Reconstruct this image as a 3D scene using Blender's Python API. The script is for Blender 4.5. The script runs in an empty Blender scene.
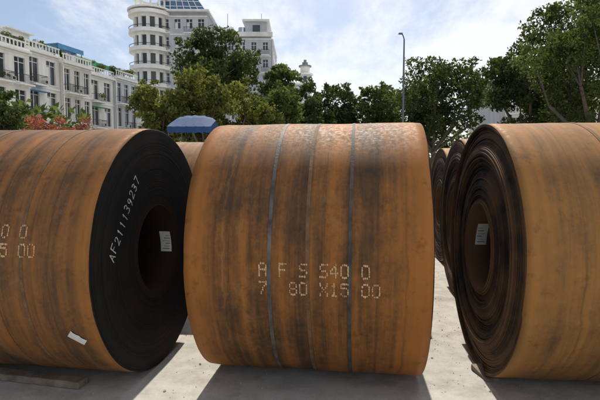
import bpy, math, random
import numpy as np
from mathutils import Vector, Matrix, noise as mnoise
random.seed(7)
S=bpy.context.scene
rad=math.radians
SUN_EL, SUN_AZ = 50.0, 5.0
# ------------------------------------------------------------------ helpers
def link(o,parent=None):
    S.collection.objects.link(o)
    if parent: o.parent=parent
    return o
def empty(name,loc=(0,0,0),rz=0):
    e=bpy.data.objects.new(name,None); e.empty_display_size=.2
    e.location=loc; e.rotation_euler=(0,0,rz); return link(e)
def meshobj(name,v,f,mats,parent=None,smooth=False,mi=None,loc=None,rz=None):
    m=bpy.data.meshes.new(name); m.from_pydata([tuple(p) for p in v],[],f); 
    if not isinstance(mats,(list,tuple)): mats=[mats]
    for t in mats: m.materials.append(t)
    if mi is not None: m.polygons.foreach_set('material_index',mi)
    if smooth is True: m.polygons.foreach_set('use_smooth',[True]*len(f))
    elif isinstance(smooth,list): m.polygons.foreach_set('use_smooth',smooth)
    m.update()
    o=bpy.data.objects.new(name,m)
    if loc is not None: o.location=loc
    if rz is not None: o.rotation_euler=(0,0,rz)
    return link(o,parent)
class NT:
    def __init__(s,nt): s.nt=nt
    def n(s,t,**k):
        x=s.nt.nodes.new(t)
        for a,b in k.items(): setattr(x,a,b)
        return x
    def l(s,a,b): s.nt.links.new(a,b)
    def ramp(s,fac,stops,interp='LINEAR'):
        r=s.n('ShaderNodeValToRGB'); cr=r.color_ramp; cr.interpolation=interp
        while len(cr.elements)>1: cr.elements.remove(cr.elements[-1])
        for i,(p,c) in enumerate(stops):
            e=cr.elements[0] if i==0 else cr.elements.new(p)
            e.position=p; e.color=(c if isinstance(c,tuple) else (c,c,c))+(1,)
        s.l(fac,r.inputs[0]); return r.outputs[0]
    def mix(s,f,a,b,mode='MIX'):
        m=s.n('ShaderNodeMix',data_type='RGBA',blend_type=mode)
        for k,val in ((0,f),(6,a),(7,b)):
            if hasattr(val,'is_output'): s.l(val,m.inputs[k])
            elif isinstance(val,tuple): m.inputs[k].default_value=val+(1,)
            else: m.inputs[k].default_value=val
        return m.outputs[2]
    def math(s,op,a,b=0.0,clamp=False):
        m=s.n('ShaderNodeMath',operation=op,use_clamp=clamp)
        for k,val in ((0,a),(1,b)):
            if hasattr(val,'is_output'): s.l(val,m.inputs[k])
            else: m.inputs[k].default_value=val
        return m.outputs[0]
    def noise(s,vec,scale,detail=4,rough=.55,dim='3D'):
        t=s.n('ShaderNodeTexNoise',noise_dimensions=dim)
        t.inputs['Scale'].default_value=scale; t.inputs['Detail'].default_value=detail; t.inputs['Roughness'].default_value=rough
        if vec is not None: s.l(vec,t.inputs['W' if dim=='1D' else 'Vector'])
        return t.outputs['Fac']
    def mapping(s,vec,scale=(1,1,1),loc=(0,0,0)):
        m=s.n('ShaderNodeMapping'); m.inputs['Scale'].default_value=scale; m.inputs['Location'].default_value=loc
        s.l(vec,m.inputs[0]); return m.outputs[0]
def newmat(name):
    m=bpy.data.materials.new(name); m.use_nodes=True
    t=NT(m.node_tree); b=m.node_tree.nodes['Principled BSDF']; 
    tc=t.n('ShaderNodeTexCoord'); return m,t,b,tc.outputs['Object']
def simple(name,col,rough=.7,var=.25,scale=3,metal=0,bump=0.0,streak=False):
    m,t,b,co=newmat(name)
    v=t.mapping(co,(1,1,.25)) if streak else co
    n=t.noise(v,scale,4,.6)
    d=tuple(c*(1-var) for c in col); u=tuple(min(1,c*(1+var*.6)) for c in col)
    t.l(t.ramp(n,[(.3,d),(.7,u)]),b.inputs['Base Color'])
    b.inputs['Roughness'].default_value=rough; b.inputs['Metallic'].default_value=metal
    if bump:
        bp=t.n('ShaderNodeBump'); bp.inputs['Strength'].default_value=bump; bp.inputs['Distance'].default_value=.01
        t.l(t.noise(co,scale*8,3),bp.inputs['Height']); t.l(bp.outputs[0],b.inputs['Normal'])
    return m
# ------------------------------------------------------------------ coil materials
def rust_body(name,base,orange,grey,seed,edge=.10,oramt=.5,lines=()):
    m,t,b,co=newmat(name)
    sp=t.n('ShaderNodeSeparateXYZ'); t.l(co,sp.inputs[0]); x=sp.outputs[0]
    cs=t.mapping(co,(1,1,1),(seed*3.1,seed*1.7,seed))
    xs=t.math('ADD',x,seed*5.3)
    band=t.noise(xs,5,4,.65,'1D')
    cl=t.noise(cs,1.7,5,.66)
    st=t.noise(t.mapping(co,(15,1.3,1.3),(seed,seed,0)),1.0,5,.65)
    fine=t.noise(cs,40,2,.7)
    f=t.math('ADD',t.math('MULTIPLY',band,.34),t.math('ADD',t.math('MULTIPLY',cl,.40),t.math('MULTIPLY',st,.34)))
    f=t.math('ADD',f,t.math('MULTIPLY',t.math('SUBTRACT',fine,.5),.14))
    c=t.ramp(f,[(.42,grey),(.50,base),(.58,tuple((p*.5+q*.5) for p,q in zip(base,orange))),(.67,orange)])
    ax=t.math('ABSOLUTE',x)
    jag=t.math('SUBTRACT',t.noise(t.mapping(co,(3,1.6,1.6)),2.6,5,.72),.5)
    e=t.math('ADD',ax,t.math('MULTIPLY',jag,.40))
    ef=t.ramp(e,[(.75-edge-.12,0.0),(.75-edge+.05,1.0)])
    c=t.mix(t.math('MULTIPLY',ef,oramt),c,orange)
    sp2=t.noise(cs,8,5,.75); c=t.mix(t.math('MULTIPLY',t.ramp(sp2,[(.56,0.0),(.70,1.0)]),.5),c,tuple(v*.36 for v in base))
    lt=t.noise(t.mapping(co,(1,.8,.8),(seed,9,4)),4.0,5,.78); c=t.mix(t.math('MULTIPLY',t.ramp(lt,[(.57,0.0),(.72,1.0)]),.35),c,(.35,.19,.085))
    for (lx_,lw,lc,la,wob) in lines:
        dd=t.math('ABSOLUTE',t.math('SUBTRACT',t.math('ADD',x,t.math('MULTIPLY',jag,wob)),lx_))
        k=t.math('MULTIPLY',t.math('SUBTRACT',1.0,t.math('DIVIDE',dd,lw),True),la)
        k=t.math('MULTIPLY',k,t.math('ADD',t.math('MULTIPLY',t.math('SUBTRACT',cl,.3),2.2),.0),True)
        c=t.mix(k,c,lc)
    t.l(c,b.inputs['Base Color'])
    t.l(t.ramp(fine,[(.3,.58),(.7,.8)]),b.inputs['Roughness'])
    b.inputs['Specular IOR Level'].default_value=.25
    bp=t.n('ShaderNodeBump'); bp.inputs['Strength'].default_value=.2; bp.inputs['Distance'].default_value=.003
    t.l(t.math('ADD',t.math('MULTIPLY',fine,.3),t.math('MULTIPLY',st,1.8)),bp.inputs['Height']); t.l(bp.outputs[0],b.inputs['Normal'])
    return m
def face_mat(name,dark,rust,seed,amt,outer=.1,bump=.7,thr=.46):
    m,t,b,co=newmat(name)
    sp=t.n('ShaderNodeSeparateXYZ'); t.l(co,sp.inputs[0])
    y,z=sp.outputs[1],sp.outputs[2]
    r=t.math('SQRT',t.math('ADD',t.math('MULTIPLY',y,y),t.math('MULTIPLY',z,z)))
    rw=t.math('ADD',r,t.math('MULTIPLY',t.noise(co,1.2,2),.01))
    n1=t.noise(rw,90,2,.8,'1D'); n2=t.noise(rw,9,3,.6,'1D'); n3=t.noise(t.mapping(co,(1,1,1),(seed,2,seed)),2.4,5,.65)
    f=t.math('ADD',t.math('MULTIPLY',n2,.45),t.math('MULTIPLY',n3,.55))
    rf=t.math('MULTIPLY',t.ramp(f,[(thr,0.0),(thr+.16,1.0)]),amt)
    ro=t.math('ADD',r,t.math('MULTIPLY',t.math('SUBTRACT',n3,.5),.06))
    ed=t.ramp(ro,[(.90,0.0),(.94,1.0)])
    c=t.mix(t.ramp(n1,[(.35,0.0),(.7,1.0)]),dark,tuple(v*2.0+.003 for v in dark))
    c=t.mix(rf,c,rust)
    c=t.mix(t.math('MULTIPLY',ed,outer),c,rust)
    inn=t.ramp(ro,[(.36,1.0),(.41,0.0)]); c=t.mix(t.math('MULTIPLY',inn,outer*.6),c,rust)
    t.l(c,b.inputs['Base Color']); b.inputs['Roughness'].default_value=.8
    b.inputs['Specular IOR Level'].default_value=.15
    bp=t.n('ShaderNodeBump'); bp.inputs['Strength'].default_value=bump; bp.inputs['Distance'].default_value=.005
    t.l(n1,bp.inputs['Height']); t.l(bp.outputs[0],b.inputs['Normal'])
    return m
strap_mat=simple('strap_steel',(.115,.10,.092),.7,.6,9,.1,.2)
strap_dull=simple('strap_dark',(.075,.058,.048),.75,.6,11,.05,.2)
strap_old=simple('strap_rusty',(.17,.090,.042),.8,.5,12,0,.3)
paint_dot=simple('marking_paint',(.62,.40,.21),.8,.45,20)
chalk=simple('chalk_white',(.50,.50,.49),.9,.45,30)
paper=simple('label_paper',(.74,.74,.72),.6,.12,20)
ink=simple('label_ink',(.10,.10,.11),.6,.1,20)
# ------------------------------------------------------------------ coil
class Coil:
    def __init__(s,loc,R=.94,W=1.5,yaw=-6,body=None,face=None,seed=1,r0=.33,jit=.003,loose=0.0,step=200,straps=(),wraps=56,name='steel_coil',tail=.008,N=176):
        s.R,s.W,s.seed=R,W,seed; s.stepang=rad(step); s.jit=jit; s.r0=r0; s.tail=tail;s.N=N
        s.e=empty(name,(loc[0],loc[1],R),rad(yaw))
        rs=np.random.RandomState(seed)
        nx=28
        xs=[-W/2+W*i/nx for i in range(nx+1)]
        def offs(side):
            o=[];acc=0
            for k in range(wraps):
                acc=acc*.75+rs.normal(0,jit)
                o.append(acc)
            if loose:
                for k in range(wraps):
                    u=k/wraps
                    o[k]+= -loose*math.exp(-((u-.16)/.10)**2) + loose*.7*math.exp(-((u-.36)/.05)**2) -loose*1.1*math.exp(-((u-.55)/.09)**2)+loose*.5*math.exp(-((u-.95)/.06)**2)
                o[0]=0;o[1]=-.002
            else: o[0]=0
            return o
        loop=[]
        for x in xs: loop.append((x,None,0,0,0))
        oR=offs(1); t=(R-r0)/wraps
        for k in range(wraps):
            if k>0: loop.append((W/2+oR[k],R-k*t,1,1,k))
            loop.append((W/2+oR[k],R-(k+1)*t+.0012,1,1,k))
        for i in range(1,8): loop.append((W/2-W*i/8,r0-.0,2,0,0))
        oL=offs(-1)
        for k in reversed(range(wraps)):
            loop.append((-W/2-oL[k],R-(k+1)*t+.0012,1,-1,k))
            if k>0: loop.append((-W/2-oL[k],R-k*t,1,-1,k))
        ph=rs.uniform(0,6.28,wraps+1); am=rs.uniform(.2,1,wraps+1)*(jit*.6+loose*.12)
        V=[];M=len(loop)
        for j in range(N):
            th=2*math.pi*j/N
            for (x,r,kind,side,k) in loop:
                if kind==0: rr=s.rad(x,th); xx=x+(0.003*math.sin(3*th+seed)+.002*math.sin(7*th)+.003*mnoise.noise(Vector((th*6,seed,x))) if abs(abs(x)-W/2)<1e-6 else 0)
                else:
                    rr=r+ (s.spir(th) if kind==1 and r>R*.9 else 0); xx=x
                    if kind==1: xx=x+side*am[k]*math.sin(th+ph[k])
                V.append((xx,-rr*math.cos(th),rr*math.sin(th)))
        F=[];MI=[];SM=[]
        for j in range(N):
            j2=(j+1)%N
            for i in range(M):
                i2=(i+1)%M
                F.append((j*M+i,j2*M+i,j2*M+i2,j*M+i2))
                a,b=loop[i],loop[i2]
                if a[2]==0 and b[2]==0: MI.append(0);SM.append(True)
                elif a[2]==2 and b[2]==2 or (a[2]!=b[2] and 2 in(a[2],b[2])): MI.append(1);SM.append(True)
                else: MI.append(1);SM.append(False)
        meshobj('coil_body',V,F,[body,face],s.e,SM,MI)
        for (sx,w,mt) in straps: s.strap(sx,w,mt)
    def spir(s,th):
        return s.tail*(((th-s.stepang)%(2*math.pi))/(2*math.pi)-.5)
    def rad(s,x,th):
        p=Vector((x*2.2+s.seed*7,math.cos(th)*1.3,math.sin(th)*1.3))
        r=s.R+s.spir(th)+.006*mnoise.noise(p)+.002*mnoise.noise(Vector((x*9+s.seed,math.cos(th)*3,math.sin(th)*3)))
        d=s.W/2-abs(x)
        if d<.05: r-=.004*(1-d/.05)**2
        return r
    def P(s,x,arc,off=.003):
        th=arc/s.R; r=s.rad(x,th)+off
        return (x,-r*math.cos(th),r*math.sin(th))
    def strap(s,sx,w,mt):
        N=s.N;V=[];F=[]
        wob=s.seed+sx*10
        for j in range(N):
            th=2*math.pi*j/N; c=sx+.004*math.sin(th*2+wob)
            for dx,off in ((-w/2,-.002),(-w/2,.003),(w/2,.003),(w/2,-.002)):
                r=s.rad(c+dx,th)+off; V.append((c+dx,-r*math.cos(th),r*math.sin(th)))
        for j in range(N):
            j2=(j+1)%N
            for i in range(3): F.append((j*4+i,j2*4+i,j2*4+i+1,j*4+i+1))
        meshobj('strap',V,F,mt,s.e)
        V=[];F=[];th=rad(118)+sx
        for j in range(5):
            a=th+j*.018
            for dx,off in ((-w/2-.005,0),(-w/2-.005,.008),(w/2+.005,.008),(w/2+.005,0)):
                r=s.rad(sx+dx,a)+off; V.append((sx+dx,-r*math.cos(a),r*math.sin(a)))
        for j in range(4):
            for i in range(3): F.append((j*4+i,j*4+4+i,j*4+5+i,j*4+1+i))
        meshobj('strap_seal',V,F,mt,s.e)
    def dots(s,lines,s0,pitch,h,mt,arc0,lineh):
        V=[];F=[];cw=pitch*.66/4;chh=h/6
        rr=random.Random(s.seed)
        for li,line in enumerate(lines):
            for ci,ch in enumerate(line):
                if ch==' ':continue
                for ry,row in enumerate(DOT[ch]):
                    for rx,b in enumerate(row):
                        if b!='1' or rr.random()<.03: continue
                        cx=s0+ci*pitch+rx*cw+rr.gauss(0,.0006); cy=arc0-li*lineh+(6-ry)*chh+rr.gauss(0,.0008)
                        q=len(V);rd=.0048*rr.uniform(.7,1.15);ry_=1.6*rr.uniform(.85,1.1)
                        for k in range(8):
                            a=k*math.pi/4; V.append(s.P(cx+rd*math.cos(a),cy+rd*ry_*math.sin(a),.0035+q*2e-7))
                        F.append(tuple(range(q,q+8)))
        meshobj('stencilled_marking',V,F,mt,s.e)
    def label(s,sx,arc,w,h,ang,name='paper_label'):
        V=[];F=[];n=6
        for j in range(n+1):
            for i in range(n+1):
                u=(i/n-.5)*w;v=(j/n-.5)*h
                V.append(s.P(sx+u*math.cos(ang)-v*math.sin(ang),arc+u*math.sin(ang)+v*math.cos(ang),.004+.006*abs(math.sin(i*1.1))*(j/n)))
        for j in range(n):
            for i in range(n): q=j*(n+1)+i; F.append((q,q+1,q+n+2,q+n+1))
        meshobj(name,V,F,paper,s.e,True)
    def borelabel(s,side,din,w,h,zc):
        V=[];F=[];Vi=[];Fi=[]
        r=s.r0-.004
        def pt(d,z,o=0): 
            rr=r-o; return (side*(s.W/2-d),math.sqrt(max(.001,rr*rr-z*z)),z)
        n=5
        for j in range(n+1):
            for d in (din,din+w): V.append(pt(d+.015*j/n,zc-h/2+h*j/n))
        for j in range(n): F.append((2*j,2*j+1,2*j+3,2*j+2))
        meshobj('bore_label',V,F,paper,s.e)
        for k in range(6):
            z0=zc-h*.38+k*h*.13
            q=len(Vi);hg=h*(.02 if k%2 else .035)
            for (d,z) in ((din+w*.2,z0),(din+w*(.85-.12*(k%3)),z0),(din+w*(.85-.12*(k%3)),z0+hg),(din+w*.2,z0+hg)): Vi.append(pt(d,z,.0015))
            Fi.append((q,q+1,q+2,q+3))
        meshobj('bore_label_print',Vi,Fi,ink,s.e)
DOT={'A':["01110","10001","10001","11111","10001","10001","10001"],
'F':["11111","10000","10000","11110","10000","10000","10000"],
'S':["01111","10000","10000","01110","00001","00001","11110"],
'4':["00010","00110","01010","10010","11111","00010","00010"],
'0':["01110","10001","10001","10001","10001","10001","01110"],
'7':["11111","00001","00010","00100","00100","01000","01000"],
'8':["01110","10001","10001","01110","10001","10001","01110"],
'X':["10001","10001","01010","00100","01010","10001","10001"],
'1':["00100","01100","00100","00100","00100","00100","01110"],
'5':["11111","10000","11110","00001","00001","10001","01110"]}
STK={'A':[[(0,0),(.3,1),(.6,0)],[(.12,.38),(.5,.38)]],'F':[[(0,0),(0,1),(.55,1)],[(0,.55),(.42,.55)]],
'2':[[(.02,.8),(.15,.98),(.4,.98),(.52,.8),(.45,.5),(0,0),(.58,.02)]],'1':[[(.15,.8),(.3,1),(.3,0)]],
'3':[[(.02,.9),(.25,1),(.5,.85),(.42,.6),(.2,.53),(.45,.45),(.55,.2),(.3,0),(0,.1)]],
'9':[[(.5,.7),(.35,.5),(.1,.55),(.03,.8),(.2,1),(.42,.95),(.5,.7),(.42,.25),(.25,0)]],
'7':[[(0,1),(.55,1),(.22,0)]]}
dk=(.030,.020,.013);lt_=(.34,.15,.05)
bA=rust_body('rusted_steel_brown',(.118,.056,.021),(.35,.132,.026),(.052,.032,.019),1.0,.12,.75,
   [(-.50,.012,lt_,1.1,.10),(-.47,.005,dk,.9,.10),(-.56,.02,dk,.9,.05),(.43,.012,dk,.8,.03),(.12,.006,dk,.7,.02),(.60,.014,dk,.6,.06)])
bL=rust_body('rusted_steel_left',(.125,.063,.026),(.30,.122,.031),(.062,.041,.025),2.3,.06,.5,
   [(.12,.008,dk,.9,.02),(-.05,.006,dk,.8,.02),(.48,.01,dk,.7,.05)])
bR=rust_body('rusted_steel_ochre',(.19,.098,.034),(.37,.165,.042),(.105,.060,.028),4.1,.12,.55,
   [(-.42,.01,dk,.6,.04),(.1,.008,dk,.7,.02)])
bB=rust_body('rusted_steel_back',(.15,.085,.04),(.33,.16,.055),(.08,.055,.038),6.7,.12,.6)
fL=face_mat('coil_end_dark',(.0060,.0056,.0056),(.055,.030,.015),1,.22,.6,.35)
fR=face_mat('coil_end_worn',(.020,.016,.013),(.20,.105,.048),3,.75,.95,.7,.41)
fB=face_mat('coil_end_brown',(.03,.022,.017),(.20,.11,.05),5,.7,.8)
def axis_center(endx,endy,side,yaw=6,W=1.5):
    a=rad(yaw);return (endx-side*W/2*math.cos(a),endy+side*W/2*math.sin(a))
cc=Coil((.148,3.69),.94,W=1.50,yaw=-7.6,body=bA,face=fL,seed=3,step=230,straps=[(-.215,.022,strap_mat),(.02,.022,strap_old),(.272,.022,strap_dull)])
cc.dots(["A F S S40 0","7  80 X15 00"],-.272,.0615,.074,paint_dot,-.040,.114)
lx,ly=axis_center(-1.105,3.64,1,8.7)
cl=Coil((lx,ly),.92,yaw=-8.7,body=bL,face=fL,seed=5,step=215,jit=.0006,straps=[(.30,.022,strap_old),(-.28,.03,strap_old)])
cl.dots(["A F S S40 0","7  80 X15 00"],-.325,.0615,.074,paint_dot,.205,.114)
cl.label(.59,-.45,.115,.062,rad(-38))
cl.borelabel(1,.035,.095,.17,.0)
V=[];F=[]
a0=Vector((-.66,.02));a1=Vector((-.28,.55));d=(a1-a0).normalized();up=Vector((-d.y,d.x))
L=(a1-a0).length;txt="AF211139237";pit=L/len(txt);xf=.75+.006
rr=random.Random(4)
for i,ch in enumerate(txt):
    o=a0+d*pit*i+up*rr.uniform(-.005,.005);sc=rr.uniform(.92,1.06)
    for st in STK[ch]:
        pts=[o+d*(p[0]*pit*1.1*sc+rr.uniform(-.001,.001))+up*(p[1]*.070*sc+rr.uniform(-.002,.002)) for p in st]
        for p,q in zip(pts[:-1],pts[1:]):
            n=(q-p).normalized();w=Vector((-n.y,n.x))*.0040*rr.uniform(.6,1.1);p2=p-n*.002;q2=q+n*.002
            k=len(V);xx=xf+len(V)*1e-6
            for z in (p2-w,q2-w,q2+w,p2+w): V.append((xx,z.x,z.y))
            F.append((k,k+1,k+2,k+3))
meshobj('chalk_number',V,F,chalk,cl.e)
rx,ry=axis_center(1.384,3.60,-1,4.9)
cr=Coil((rx,ry),.94,yaw=-4.9,body=bR,face=fR,seed=8,step=343,jit=.004,loose=.022,straps=[(-.16,.026,strap_old),(.3,.026,strap_dull)],wraps=48,tail=.022)
cr.borelabel(-1,.06,.09,.18,.05)
Coil((rx+1.98,ry-.2),.94,body=bB,face=fR,seed=11,wraps=20,N=96)
Coil((lx-2.05,ly+.25),.94,body=bB,face=fR,seed=12,wraps=20,N=96)
def back(ex,ey,side,seed,R=.94,b=None,N=96,wr=16): 
    x,y=axis_center(ex,ey,side); return Coil((x,y),R,body=b or bB,face=fB,seed=seed,wraps=wr,jit=.005,loose=.012,straps=[(.1,.03,strap_old)],N=N)
back(1.86,5.6,-1,21,N=144,wr=34); back(2.30,7.75,-1,22,.93,bR,N=144,wr=34); back(2.9,10.2,-1,23)
back(-1.72,6.35,-1,24,N=144); back(1.38,6.1,1,29,.92)
back(-1.5,8.6,-1,25,.94,bR); back(1.5,8.5,1,26)
back(-2.2,6.5,1,27); back(-2.2,8.7,1,28); back(3.95,5.4,-1,30)
# ------------------------------------------------------------------ ground
m,t,b,co=newmat('dusty_concrete')
n1=t.noise(co,.45,4,.6);n2=t.noise(co,6,6,.7);n3=t.noise(co,70,3,.7);n4=t.noise(co,1.7,6,.7)
f=t.math('ADD',t.math('MULTIPLY',n1,.45),t.math('MULTIPLY',n2,.55))
c=t.ramp(f,[(.36,(.33,.305,.265)),(.5,(.46,.435,.39)),(.64,(.55,.53,.485))])
c=t.mix(t.math('MULTIPLY',t.ramp(n3,[(.55,0.0),(.7,1.0)]),.3),c,(.22,.20,.17))
c=t.mix(t.math('MULTIPLY',t.ramp(n4,[(.53,0.0),(.67,1.0)]),.5),c,(.25,.21,.165))
t.l(c,b.inputs['Base Color']); b.inputs['Roughness'].default_value=.9
bp=t.n('ShaderNodeBump');bp.inputs['Strength'].default_value=.5;bp.inputs['Distance'].default_value=.012
t.l(t.math('ADD',n2,t.math('MULTIPLY',n3,.5)),bp.inputs['Height']);t.l(bp.outputs[0],b.inputs['Normal'])
meshobj('ground',[(-600,-200,0),(600,-200,0),(600,900,0),(-600,900,0)],[(0,1,2,3)],m)
stone=simple('stone_chips',(.42,.39,.34),.9,.4,25)
V=[];F=[];rr=random.Random(2)
oct_=[(1,0,0),(-1,0,0),(0,1,0),(0,-1,0),(0,0,1),(0,0,-1)]
of=[(0,2,4),(2,1,4),(1,3,4),(3,0,4),(2,0,5),(1,2,5),(3,1,5),(0,3,5)]
for i in range(1300):
    x=rr.uniform(-4.5,4.5);y=rr.uniform(1.5,12);s=rr.uniform(.002,.006)*(2.6 if rr.random()<.04 else 1)
    z=rr.random()
    if z<.3: x=rr.gauss(1.25,.3);y=rr.uniform(2.6,7)
    elif z<.4: x=rr.gauss(-.75,.3);y=rr.uniform(2.3,4.5)
    q=len(V);a=rr.uniform(0,6.28);sc=(rr.uniform(.7,1.5),rr.uniform(.6,1.2),rr.uniform(.4,.9))
    for p in oct_:
        px,py=p[0]*s*sc[0],p[1]*s*sc[1];j=rr.uniform(.75,1.2)
        V.append((x+(px*math.cos(a)-py*math.sin(a))*j,y+(px*math.sin(a)+py*math.cos(a))*j,s*sc[2]*.6+p[2]*s*sc[2]*j))
    F+= [tuple(q+k for k in ff) for ff in of]
meshobj('gravel',V,F,stone)
# ------------------------------------------------------------------ timber
wood=simple('weathered_wood',(.24,.19,.14),.85,.45,9,0,.5)
def plank(name,x0,y0,x1,y1,w,h,z=.0):
    L=math.hypot(x1-x0,y1-y0);a=math.atan2(y1-y0,x1-x0);V=[];F=[];n=14
    rr=random.Random(int(x0*100));c=.006
    sec=[(-w/2+c,0),(w/2-c,0),(w/2,c),(w/2,h-c),(w/2-c,h),(-w/2+c,h),(-w/2,h-c),(-w/2,c)]
    for i in range(n+1):
        for (p,q) in sec: V.append((L*i/n+(rr.uniform(-.012,.012) if i in(0,n) else 0),p+rr.uniform(-.002,.002),z+q+(rr.uniform(-.002,.002) if q>c else 0)))
    for i in range(n):
        for k in range(8): k2=(k+1)%8; F.append((i*8+k,(i+1)*8+k,(i+1)*8+k2,i*8+k2))
    F.append(tuple(range(7,-1,-1)));F.append(tuple(n*8+k for k in range(8)))
    return meshobj(name,V,F,wood,None,False,None,(x0,y0,.002),a)
plank('timber_plank',-2.6,3.46,-1.53,3.22,.10,.05)
meshobj('wooden_chock',[(0,-.05,0),(.22,-.05,0),(.22,.05,0),(0,.05,0),(.22,-.05,.04),(.22,.05,.04),(.02,-.05,.012),(.02,.05,.012)],[(3,2,1,0),(0,1,4,6),(2,3,7,5),(1,2,5,4),(6,4,5,7),(0,6,7,3)],wood,None,False,None,(1.40,3.30,.003),rad(100))
# ------------------------------------------------------------------ vegetation
def leafmat(name,dark,light):
    m=bpy.data.materials.new(name);m.use_nodes=True;nt=m.node_tree;t=NT(nt)
    nt.nodes.remove(nt.nodes['Principled BSDF']);out=nt.nodes['Material Output']
    at=t.n('ShaderNodeAttribute',attribute_name='lv')
    c=t.ramp(at.outputs['Fac'],[(0.0,dark),(.6,tuple((a+b)/2 for a,b in zip(dark,light))),(1.0,light)])
    d=t.n('ShaderNodeBsdfDiffuse');tr=t.n('ShaderNodeBsdfTranslucent')
    t.l(c,d.inputs[0]);t.l(t.mix(1.0,c,(1.35,1.35,.65),'MULTIPLY'),tr.inputs[0])
    ms=t.n('ShaderNodeMixShader');ms.inputs[0].default_value=.45;t.l(d.outputs[0],ms.inputs[1]);t.l(tr.outputs[0],ms.inputs[2])
    t.l(ms.outputs[0],out.inputs[0]);return m
lm_dark=leafmat('foliage_dark',(.034,.050,.026),(.090,.120,.052))
lm_mid=leafmat('foliage_mid',(.046,.066,.028),(.12,.155,.062))
lm_yel=leafmat('foliage_yellowgreen',(.070,.086,.028),(.20,.21,.075))
lm_red=leafmat('foliage_bougainvillea',(.10,.06,.04),(.42,.11,.13))
bark=simple('bark',(.10,.08,.06),.9,.4,5,0,.5)
def leaves(name,cl,n,size,mat,parent,seed):
    rs=np.random.RandomState(seed)
    cl=np.array(cl)
    w=cl[:,3]**2;w=w/w.sum();idx=rs.choice(len(cl),n,p=w)
    tone=rs.uniform(0,1,len(cl))
    d=rs.normal(size=(n,3));d/=np.linalg.norm(d,axis=1)[:,None]
    rr=rs.uniform(.2,1.15,n)**.7
    c=cl[idx,:3]+d*(rr*cl[idx,3])[:,None]*np.array([1,1,.75])
    a=rs.normal(size=(n,3));a/=np.linalg.norm(a,axis=1)[:,None]
    bb=np.cross(a,rs.normal(size=(n,3)));bb/=np.linalg.norm(bb,axis=1)[:,None]
    s=size*rs.uniform(.5,1.3,n)[:,None]
    V=np.empty((n,4,3));V[:,0]=c-a*s;V[:,1]=c-bb*s*.5;V[:,2]=c+a*s;V[:,3]=c+bb*s*.5
    m=bpy.data.meshes.new(name);m.vertices.add(4*n);m.vertices.foreach_set('co',V.reshape(-1))
    m.loops.add(4*n);m.loops.foreach_set('vertex_index',np.arange(4*n,dtype=np.int32))
    m.polygons.add(n);m.polygons.foreach_set('loop_start',np.arange(0,4*n,4,dtype=np.int32));m.polygons.foreach_set('loop_total',np.full(n,4,dtype=np.int32))
    at=m.attributes.new('lv','FLOAT','POINT');v=np.clip(tone[idx]*.55+rs.uniform(0,.5,n),0,1);at.data.foreach_set('value',np.repeat(v,4))
    m.materials.append(mat);m.update();m.validate()
    o=bpy.data.objects.new(name,m);link(o,parent);return o
def tube(V,F,p,q,r0,r1,n=7):
    p=Vector(p);q=Vector(q);d=(q-p).normalized();a=d.orthogonal().normalized();b=d.cross(a);k=len(V)
    for c,r in((p,r0),(q,r1)):
        for i in range(n):
            th=2*math.pi*i/n;V.append(c+a*r*math.cos(th)+b*r*math.sin(th))
    for i in range(n):F.append((k+i,k+(i+1)%n,k+n+(i+1)%n,k+n+i))
def tree(name,x,y,H,CR,mat,nleaf,lsize,seed,trunk=.3,ncl=40,clr=.30):
    rr=random.Random(seed);e=empty(name,(x,y,0));V=[];F=[]
    th=H*trunk;top=Vector((rr.uniform(-.4,.4),rr.uniform(-.4,.4),th))
    tube(V,F,(0,0,-.1),top*.5,H*.026,H*.021,9);tube(V,F,top*.5,top,H*.021,H*.018,9)
    cz=(th+H)/2+th*.1;hz=(H-th)/2
    cl=[];nl=7;limbs=[]
    for i in range(nl):
        a=2*math.pi*i/nl+rr.uniform(-.3,.3);u=rr.uniform(.35,.6)
        mid=Vector((math.cos(a)*CR*u,math.sin(a)*CR*u,th+(H-th)*rr.uniform(.25,.5)))
        tube(V,F,top,mid,H*.012,H*.007);limbs.append(mid)
    for i in range(ncl):
        for _ in range(30):
            p=Vector((rr.uniform(-1,1),rr.uniform(-1,1),rr.uniform(-1,1)))
            if .3<p.length<1: break
        k=(1-.2*max(0,-p.z))
        q=Vector((p.x*CR*.85*k,p.y*CR*.85*k,cz+p.z*hz*.85))
        r=CR*clr*rr.uniform(.5,1.1)
        cl.append((q.x,q.y,q.z,r))
        lb=min(limbs,key=lambda m_:(m_-q).length);tube(V,F,lb,q,H*.004,H*.0012,5)
        for _ in range(3):
            o=Vector((rr.gauss(0,1),rr.gauss(0,1),rr.gauss(0,.7))).normalized()*r*1.15
            cl.append((q.x+o.x,q.y+o.y,q.z+o.z,r*.4))
    meshobj('trunk_and_limbs',V,F,bark,e,True)
    leaves('crown',cl,nleaf,lsize,mat,e,seed);return e
def at(px,d): return (px-300)/470*d
def hh(py,d): return 1.55+(167-py)/470*d
tree('shade_tree',at(163,34),34,hh(80,34),2.6,lm_yel,9500,.15,1,.25)
tree('shade_tree',at(200,33),33,hh(72,33),2.8,lm_yel,10500,.15,2,.25)
tree('shade_tree',at(238,35),35,hh(76,35),2.8,lm_yel,9500,.16,18,.25)
tree('shade_tree',at(268,38),38,hh(86,38),2.8,lm_mid,8500,.17,3,.25)
tree('rain_tree',at(211,58),58,hh(30,58),6.0,lm_dark,17000,.25,4,.35,ncl=48)
tree('shade_tree',at(278,60),60,hh(64,60),3.2,lm_mid,7000,.25,5,.25)
tree('shade_tree',at(306,47),47,hh(80,47),3.0,lm_dark,8500,.20,6,.22)
tree('shade_tree',at(338,52),52,hh(74,52),3.6,lm_dark,9500,.21,16,.22)
tree('shade_tree',at(374,50),50,hh(78,50),3.4,lm_mid,9000,.20,7,.22)
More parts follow.
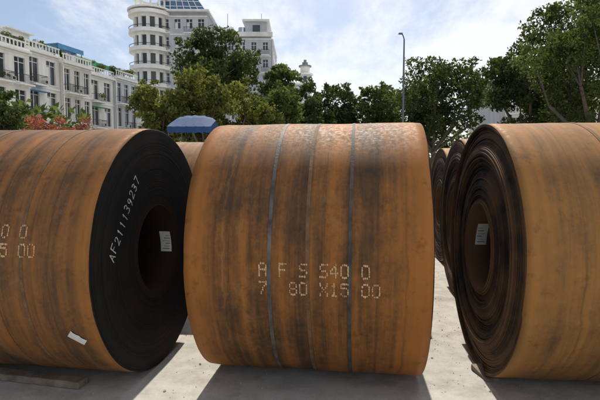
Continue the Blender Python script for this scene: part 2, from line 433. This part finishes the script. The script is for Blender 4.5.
tree('shade_tree',at(436,42),42,hh(58,42),5.2,lm_dark,17000,.17,8,.26,ncl=50,clr=.25)
tree('shade_tree',at(528,34),34,hh(24,34),3.2,lm_dark,13500,.15,9,.2)
tree('rain_tree',at(592,29),29,hh(-20,29),4.4,lm_mid,20000,.13,10,.2,ncl=60,clr=.27)
tree('rain_tree',at(560,42),42,hh(2,42),4.6,lm_dark,14000,.18,17,.2)
tree('rain_tree',at(700,36),36,15,6,lm_dark,8000,.22,11,.25)
tree('shade_tree',at(6,30),30,hh(93,30),1.6,lm_dark,4500,.13,12,.35)
tree('shade_tree',at(-130,30),30,9,3.5,lm_mid,5000,.2,13,.35)
rr=random.Random(5)
e=empty('bougainvillea_bush',(at(57,29),29,0))
cl2=[(rr.uniform(-1.7,1.7),rr.uniform(-.8,.8),rr.uniform(.5,4.4),rr.uniform(.35,.6)) for i in range(60)]
V=[];F=[]
for c in cl2[:12]: tube(V,F,(c[0]*.15,c[1]*.15,0),(c[0],c[1],c[2]),.05,.015,5)
meshobj('stems',V,F,bark,e,True);leaves('blossoms',cl2,8000,.09,lm_red,e,5)
rr=random.Random(9);cl3=[]
for i in range(300):
    x=rr.uniform(-75,95);y=rr.uniform(60,68)
    if x<-18 : y=rr.uniform(36,40) if x>-24 else 85
    h=rr.uniform(4.2,7.2)
    for k in range(3): cl3.append((x+rr.uniform(-1,1),y,h*(k+.6)/3.2,rr.uniform(1.0,2.1)))
leaves('distant_trees',cl3,30000,.36,lm_mid,None,77)
# ------------------------------------------------------------------ buildings
glass=simple('window_glass',(.045,.055,.065),.12,.4,.6)
bglass=simple('blue_roof_glass',(.07,.15,.28),.15,.3,.8)
white=simple('white_render',(.76,.75,.72),.85,.20,.8,0,0,True)
white2=simple('cream_render',(.66,.64,.58),.85,.22,.8,0,0,True)
grey=simple('grey_render',(.33,.35,.40),.85,.15,.8,0,0,True)
lgrey=simple('pale_grey_render',(.50,.52,.55),.85,.16,.8,0,0,True)
trim=simple('white_trim',(.78,.77,.75),.8,.12,2)
rail=simple('dark_railing',(.05,.05,.055),.5,.2,5,.5)
steel=simple('stainless_tank',(.6,.62,.64),.25,.1,3,.9)
bluem=simple('blue_sheet',(.014,.055,.16),.85,.3,2)
skyb=simple('light_blue_sheet',(.07,.25,.48),.6,.2,2)
greenm=simple('green_sheet',(.05,.30,.16),.5,.2,2)
tiler=simple('roof_grey',(.25,.25,.26),.8,.2,2)
class Bld:
    def __init__(s,name,loc,rz): s.e=empty(name,loc,rz);s.p={};s.M=Matrix.Identity(4)
    def box(s,part,mat,x0,x1,y0,y1,z0,z1):
        V,F=s.p.setdefault((part,mat.name),([],[]));q=len(V)
        for z in(z0,z1):
            for (x,y) in((x0,y0),(x1,y0),(x1,y1),(x0,y1)):V.append(s.M@Vector((x,y,z)))
        F.extend([tuple(q+k for k in f) for f in((0,3,2,1),(4,5,6,7),(0,1,5,4),(1,2,6,5),(2,3,7,6),(3,0,4,7))])
    def ring(s,part,mat,cx,cy,r0,r1,z0,z1,a0=0,a1=360,n=28):
        V,F=s.p.setdefault((part,mat.name),([],[]));q=len(V);
        for i in range(n+1):
            a=rad(a0+(a1-a0)*i/n)
            for r,z in((r0,z0),(r1,z0),(r1,z1),(r0,z1)):V.append(s.M@Vector((cx+r*math.cos(a),cy+r*math.sin(a),z)))
        for i in range(n):
            for k in range(4):k2=(k+1)%4;F.append((q+i*4+k,q+i*4+4+k,q+i*4+4+k2,q+i*4+k2))
    def facade(s,wall,x0,x1,z0,ns,sh,nb,wf=.5,sill=.8,head=.5,balc=(),depth=.3):
        g=depth-.05
        s.box('windows',glass,x0+.12,x1-.12,g,depth-.002,z0+.1,z0+ns*sh-.1)
        for k in range(ns+1):
            a=z0+k*sh-(head if k>0 else 0);b_=z0+k*sh+(sill if k<ns else 0)
            s.box('walls',wall,x0,x1,0,g-.002,a,b_)
            if 0<k<=ns: s.box('string_course',trim,x0-.003,x1+.003,-.10,-.003,z0+k*sh-.22,z0+k*sh-.02)
        bw=(x1-x0)/nb;pw=bw*(1-wf)
        for i in range(nb+1):
            c=x0+i*bw;l=max(x0,c-pw/2);r=min(x1,c+pw/2)
            for k in range(ns): s.box('piers',wall,l,r,.015,g-.004,z0+k*sh+sill+.001,z0+(k+1)*sh-head-.001)
        for i in range(nb):
            c=x0+(i+.5)*bw;w=bw*wf/2
            for k in range(ns):
                za=z0+k*sh+sill;zb=z0+(k+1)*sh-head
                s.box('window_frames',trim,c-.04,c+.04,g-.07,g-.01,za+.002,zb-.002)
                s.box('window_frames',trim,c-w+.002,c+w-.002,g-.065,g-.012,zb-.55,zb-.48)
                s.box('window_sills',trim,c-w-.1,c+w+.1,-.08,.012,za-.1,za-.003)
                if random.random()<.3: s.box('curtains',trim,c-w+.05,c-.06,g-.008,g-.003,za+.02,zb-.6)
                if (i,k) in balc or balc=='all':
                    s.box('balconies',trim,c-w-.3,c+w+.3,-1.0,-.105,z0+k*sh-.12,z0+k*sh+.05)
                    s.box('railings',rail,c-w-.3,c+w+.3,-1.0,-.96,z0+k*sh+.95,z0+k*sh+1.0)
                    nn=12
                    for q in range(nn+1):
                        xx=c-w-.29+(2*w+.56)*q/nn;s.box('railings',rail,xx,xx+.03,-.99,-.97,z0+k*sh+.052,z0+k*sh+.948)
                    for xx in(c-w-.3,c+w+.26): s.box('railings',rail,xx,xx+.04,-.958,-.11,z0+k*sh+.95,z0+k*sh+1.0)
    def done(s):
        mats={m.name:m for m in bpy.data.materials}
        for (part,mn),(V,F) in s.p.items(): meshobj(part,V,F,mats[mn],s.e)
u=Vector((6.6,23,0)).normalized();ang=math.atan2(u.y,u.x)
start=Vector((-24.3,71.5,0))-u*35
rr=random.Random(3)
B=Bld('white_apartment_block',start,ang)
hs=[3.5,3.55,3.45,3.6,3.5,3.4,3.5]
for k in range(7):
    w=5;x0=k*w;x1=x0+w-.0;sh=hs[k];H=4*sh;off=[0,.5,-.3,.4,0,.5,.2][k]
    B.M=Matrix.Translation((0,off,0));wl=[white,white2,white,white,white2,white,lgrey][k]
    B.box('core',wl,x0+.01,x1-.01,.302,11,0,H)
    bal={(0,1),(0,2),(0,3)} if k%2 else {(1,2),(0,3),(1,3),(0,1)}
    B.facade(wl,x0+.01,x1-.01,0,4,sh,[2,3,2,2,3,2,3][k],.55,.35,.55,bal)
    B.box('cornice',trim,x0-.05+.06,x1-.01,-.45,.6,H+.002,H+.22)
    B.box('parapet',wl,x0+.02,x1-.02,-.2,-.05,H+.222,H+.5)
    for q in range(11): B.box('balustrade',trim,x0+.1+q*.47,x0+.2+q*.47,-.18,-.08,H+.5,H+1.05)
    B.box('balustrade',trim,x0+.03,x1-.03,-.22,-.03,H+1.05,H+1.17)
    if k in(0,2,3,5):
        B.box('roof_room',wl,x0+.6,x1-1.2,3,8,H+.01,H+2.7);B.box('roof_room_slab',trim,x0+.3,x1-.9,2.5,8.4,H+2.702,H+2.85)
        B.box('roof_room_windows',glass,x0+1,x1-1.8,2.96,2.998,H+1,H+2.1)
    if k in(1,4): B.box('roof_awning',skyb,x0+.3,x1-.4,.8,5,H+2.4,H+2.46); B.box('roof_awning',skyb,x0+.3,x1-.4,.74,.798,H+1.9,H+2.46); [B.box('awning_posts',rail,xx,xx+.07,.9,.97,H+.01,H+2.4) for xx in(x0+.4,x1-.6)]
    if k==5: B.box('roof_awning',greenm,x0+.1,x1-.2,.5,2.8,H+1.9,H+2.0);B.box('roof_awning',greenm,x0+.1,x1-.2,.44,.498,H+1.3,H+2.0); [B.box('awning_posts',rail,xx,xx+.07,.6,.67,H+.01,H+1.9) for xx in(x0+.4,x1-.6)]
    B.ring('water_tank',steel,x0+3.9,1.9,0.0,.55,H+.8,H+2.1,n=14)
    B.box('awnings',[greenm,tiler,skyb][k%3],x0+.5,x1-.5,-1.1,-.11,sh*1-.75,sh*1-.68)
    if k%2: B.box('awnings',[skyb,tiler,greenm][k%3],x0+.4,x1-2.4,-.9,-.11,sh*3-.75,sh*3-.68)
    for q in range(3):
        zz=sh*(q+1)+.3;xx=x0+2.35;B.box('air_conditioners',trim,xx,xx+.5,-.42,-.105,zz,zz+.4);B.box('ac_grilles',rail,xx+.08,xx+.42,-.44,-.422,zz+.06,zz+.34)
    B.box('pilasters',trim,x0-.14+.15,x0+.2,-.15,-.104,0,H-.3)
B.M=Matrix.Identity(4);B.done()
cl4=[]
for i in range(56):
    z=14.6+rr.uniform(.1,1.0) if i<36 else rr.choice([3.5,7,10.5])+.5
    cl4.append((rr.uniform(0,35),rr.uniform(.2,1.4) if i<36 else -.7,z,rr.uniform(.3,.7) if i<36 else rr.uniform(.2,.45)))
leaves('balcony_plants',cl4,6600,.13,lm_mid,B.e,8)
D=84
B=Bld('curved_corner_building',(at(149,D),D,0),rad(0))
H=hh(16,D);ns=9;sh=H/ns
R=3.0
B.ring('tower_core',glass,0,R,0,R-.35,0,H,n=36)
for k in range(ns+1):
    z=k*sh;B.ring('tower_spandrels',white,0,R,R-.6,R,max(0,z-.6),min(H,z+.75),n=36)
    if 0<k: B.ring('tower_balcony_slabs',trim,0,R,R+.004,R+.85,z-.16,z+.04,150,345,28); B.ring('tower_railings',white,0,R,R+.75,R+.80,z+.044,z+.5,150,345,28);B.ring('tower_railings',rail,0,R,R+.73,R+.82,z+.9,z+.97,150,345,28)
for i in range(12):
    B.M=Matrix.Translation((0,R,0))@Matrix.Rotation(rad(30*i+8),4,'Z');B.box('tower_piers',white,R-.5,R-.02,-.3,.3,0,H-.61)
B.M=Matrix.Identity(4)
B.ring('tower_cornice',trim,0,R,0,R+1.0,H+.76,H+1.0,n=36)
for i in range(10):
    B.M=Matrix.Translation((0,R,0))@Matrix.Rotation(rad(36*i),4,'Z');B.box('crown_columns',white,R-.6,R-.3,-.13,.13,H+1.0,H+3.0)
B.M=Matrix.Identity(4)
B.ring('crown_ring',trim,0,R,R-.8,R+.2,H+3.002,H+3.35,n=36)
x0=1.9;x1=at(207,D)-at(149,D)
B.box('main_core',grey,x0,x1,2.302,16,0,ns*sh+.6)
B.M=Matrix.Translation((0,2,0));B.facade(lgrey,x0,x1,0,ns,sh,4,.5,.9,.6,{(0,3),(0,5),(0,7),(2,6),(2,8),(0,8)});B.box('attic_wall',grey,x0,x1,0,.299,ns*sh+.001,ns*sh+.6);B.M=Matrix.Identity(4)
B.box('roof_slab',trim,x0-.4,x1+.5,1.2,16.5,ns*sh+.602,ns*sh+.9)
# sloping blue glass rooftop
z0=ns*sh+.902;xa,xb=x0-.8,x1-.2
V=[(xa,2.6,z0),(xb,2.6,z0),(xb,13,z0),(xa,13,z0),(xa+.2,4.4,z0+3.6),(xb-2.2,4.4,z0+3.2),(xb-2.2,12,z0+3.2),(xa+.2,12,z0+3.6)]
meshobj('glass_rooftop',V,[(3,2,1,0),(4,5,6,7),(0,1,5,4),(1,2,6,5),(2,3,7,6),(3,0,4,7)],bglass,B.e)
V2=[];F2=[]
for i in range(8):
    u_=i/7
    p=Vector(V[0]).lerp(Vector(V[1]),u_);q=Vector(V[4]).lerp(Vector(V[5]),u_);tube(V2,F2,p+Vector((0,-.05,0)),q+Vector((0,-.05,.03)),.07,.07,6)
for v_ in(.33,.66,1.0):
    p=Vector(V[0]).lerp(Vector(V[4]),v_);q=Vector(V[1]).lerp(Vector(V[5]),v_);tube(V2,F2,p+Vector((0,-.05,0)),q+Vector((0,-.05,0)),.07,.07,6)
meshobj('rooftop_mullions',V2,F2,trim,B.e)
x2=at(212,D)-at(149,D)-.3;x3=at(270,D)-at(149,D)
B.box('wing_core',lgrey,x2,x3,5.302,20,0,8*sh+1.0)
B.M=Matrix.Translation((0,5,0));B.facade(lgrey,x2,x3,0,8,sh,5,.42,1.0,.7,{(4,3),(4,4),(4,5),(4,6),(4,7),(1,7),(1,6)});B.M=Matrix.Identity(4)
B.box('wing_parapet',white,x2-.3,x3+.3,4.6,5.298,8*sh+.3,8*sh+1.1)
B.box('wing_tower',lgrey,x3-5.0,x3-.8,7,13,8*sh+1.002,8*sh+3.6);B.box('wing_tower_slab',trim,x3-5.5,x3-.4,6.4,13.5,8*sh+3.602,8*sh+3.95)
B.box('wing_tower_window',glass,x3-3.6,x3-2.2,6.95,6.998,8*sh+1.6,8*sh+3.0)
B.box('roof_stair',white,x2+1,x2+3.4,7,11,8*sh+1.002,8*sh+2.6)
B.ring('roof_tank',steel,x2+5,8,0,.8,8*sh+1.002,8*sh+2.7,n=16)
for xx in(x2+2.2,x3-2): B.ring('roof_antennas',rail,xx,8,0,.04,8*sh+2.6,8*sh+5.4,n=6)
B.M=Matrix.Translation((x3+.0,5.3,0))@Matrix.Rotation(rad(90),4,'Z')@Matrix.Translation((0,-.305,0));B.facade(lgrey,.1,14.6,0,8,sh,5,.35,1.0,.8);B.M=Matrix.Identity(4)
B.done()
D2=150
B=Bld('distant_tower',(at(305,D2),D2,0),0);Ht=hh(77,D2)
B.box('shaft',lgrey,-1.7,1.7,-1.7,1.7,0,Ht);B.ring('gallery',trim,0,0,0,2.5,Ht+.01,Ht+.5);B.ring('lantern',white,0,0,0,1.5,Ht+.5,Ht+2.6,n=16);B.ring('lantern_cap',tiler,0,0,0,2.0,Ht+2.6,Ht+3.0,n=16)
B.ring('spire',tiler,0,0,0,.9,Ht+3.0,Ht+4.0,n=12);B.ring('spire',tiler,0,0,0,.45,Ht+4.0,Ht+4.8,n=12)
for z in range(4,int(Ht)-1,4):B.box('tower_windows',glass,-.5,.5,-1.76,-1.703,z,z+1.8)
B.done()
B=Bld('distant_apartment_building',(at(276,130),130,0),0)
B.box('core',lgrey,-4,9,.302,10,0,24);B.facade(lgrey,-4,9,0,6,3.9,5,.5,1,.6);B.box('roof_cap',trim,-4.3,9.3,-.4,10.3,24.003,24.5);B.done()
D3=58
B=Bld('white_office_building',(at(503,D3),D3,0),0);Hh=hh(80,D3);n4=int(Hh/3.3)
B.box('core',white,0,20,.302,12,0,Hh);B.facade(white,0,20,0,n4,Hh/n4,7,.5,.9,.6);B.box('roof_cap',trim,-.3,20.3,-.4,12.3,Hh+.003,Hh+.35);B.done()
# ------------------------------------------------------------------ blue canopy
e=empty('blue_canopy',(at(196,24),24,0))
h0=hh(128,24);h1=hh(115,24)
V=[];F=[]
nx,ny=14,8
for j in range(ny+1):
    for i in range(nx+1):
        uu=i/nx*2-1;vv=j/ny*2-1
        V.append((uu*1.05,vv*1.3,h0+(h1-h0)*(1-abs(vv))*(1-.35*abs(uu)**3)+.02*math.sin(i*2.3+j)-.05))
for j in range(ny):
    for i in range(nx):q=j*(nx+1)+i;F.append((q,q+1,q+nx+2,q+nx+1))
meshobj('tarp_roof',V,F,bluem,e,True)
V=[];F=[]
for i in range(nx+1):
    xa=-1.05+2.1*i/nx;V+= [(xa,-1.31,h0-.05),(xa+.02*math.sin(i),-1.33+.03*math.sin(i*1.9),h0-.32-.04*(i%2))]
for i in range(nx):q=2*i;F.append((q,q+2,q+3,q+1))
meshobj('valance',V,F,bluem,e,True)
V=[];F=[]
for sx in(-1.0,1.0):
    for sy in(-1.25,1.25):tube(V,F,(sx,sy,0),(sx,sy,h0-.08),.03,.03,8)
meshobj('posts',V,F,strap_mat,e)
# ------------------------------------------------------------------ street lamp
dl=36;e=empty('street_lamp',(at(402,dl),dl,0));hl=hh(42,dl)
V=[];F=[];tube(V,F,(0,0,0),(0,0,hl*.6),.11,.085,12);tube(V,F,(0,0,hl*.6),(0,0,hl),.085,.055,12)
pr=Vector((0,0,hl))
for k in range(1,6):
    q=Vector((-.05*k,-.08*k,hl+.30*math.sin(k/5*1.3)));tube(V,F,pr,q,.045,.04,8);pr=q
tube(V,F,(0,0,0),(0,0,.5),.17,.15,12)
pole=simple('galvanised_pole',(.16,.17,.18),.45,.2,3,.6)
meshobj('pole',V,F,pole,e,True)
bx=[(-.15,-.10),(.18,-.06),(.18,.06),(-.15,.10)]
V=[(pr.x-.10-p[0],pr.y+p[1],pr.z-.04) for p in bx]+[(pr.x-.10-p[0]*.8,pr.y+p[1]*.7,pr.z+.07) for p in bx]
meshobj('lamp_head',V,[(3,2,1,0),(4,5,6,7),(0,1,5,4),(1,2,6,5),(2,3,7,6),(3,0,4,7)],pole,e)
# ------------------------------------------------------------------ world, sun, camera
w=bpy.data.worlds.new('World');S.world=w;w.use_nodes=True;t=NT(w.node_tree);bg=w.node_tree.nodes['Background']
sk=t.n('ShaderNodeTexSky',sky_type='NISHITA');sk.sun_disc=False;sk.sun_elevation=rad(SUN_EL);sk.sun_rotation=rad(SUN_AZ)
sk.air_density=1.0;sk.dust_density=1.6;sk.ozone_density=2.3
tc=t.n('ShaderNodeTexCoord');sep=t.n('ShaderNodeSeparateXYZ');t.l(tc.outputs['Generated'],sep.inputs[0])
zz=t.math('MAXIMUM',sep.outputs[2],.05);cx=t.n('ShaderNodeCombineXYZ')
t.l(t.math('DIVIDE',sep.outputs[0],t.math('ADD',zz,.15)),cx.inputs[0]);t.l(t.math('DIVIDE',sep.outputs[1],t.math('ADD',zz,.15)),cx.inputs[1])
n1=t.noise(t.mapping(cx.outputs[0],(.9,.55,1),(3.3,1.2,0)),1.1,6,.6);n2=t.noise(t.mapping(cx.outputs[0],(2,.8,1)),2.2,5,.65)
f=t.math('ADD',t.math('MULTIPLY',n1,.6),t.math('MULTIPLY',n2,.4))
f=t.math('ADD',f,t.math('MULTIPLY',sep.outputs[0],.16))
cf=t.math('MULTIPLY',t.ramp(f,[(.38,0.0),(.60,1.0)],'EASE'),.85)
c=t.mix(cf,sk.outputs[0],(9.6,9.75,9.9))
t.l(c,bg.inputs[0]);bg.inputs[1].default_value=.11
sv=Vector((math.sin(rad(SUN_AZ))*math.cos(rad(SUN_EL)),math.cos(rad(SUN_AZ))*math.cos(rad(SUN_EL)),math.sin(rad(SUN_EL))))
sl=bpy.data.lights.new('sun','SUN');sl.energy=5.0;sl.angle=rad(.5);sl.color=(1,.93,.83)
so=bpy.data.objects.new('sun',sl);so.rotation_euler=sv.to_track_quat('Z','Y').to_euler();so.location=(0,0,30);link(so)
cam=bpy.data.cameras.new('camera');cam.sensor_width=36;cam.lens=28.2;cam.clip_end=3000;cam.clip_start=.05
co_=bpy.data.objects.new('camera',cam);co_.location=(0,0,1.55);co_.rotation_euler=(rad(90-4.0),0,0);link(co_);S.camera=co_
S.view_settings.view_transform='Standard';S.view_settings.look='None';S.view_settings.exposure=0
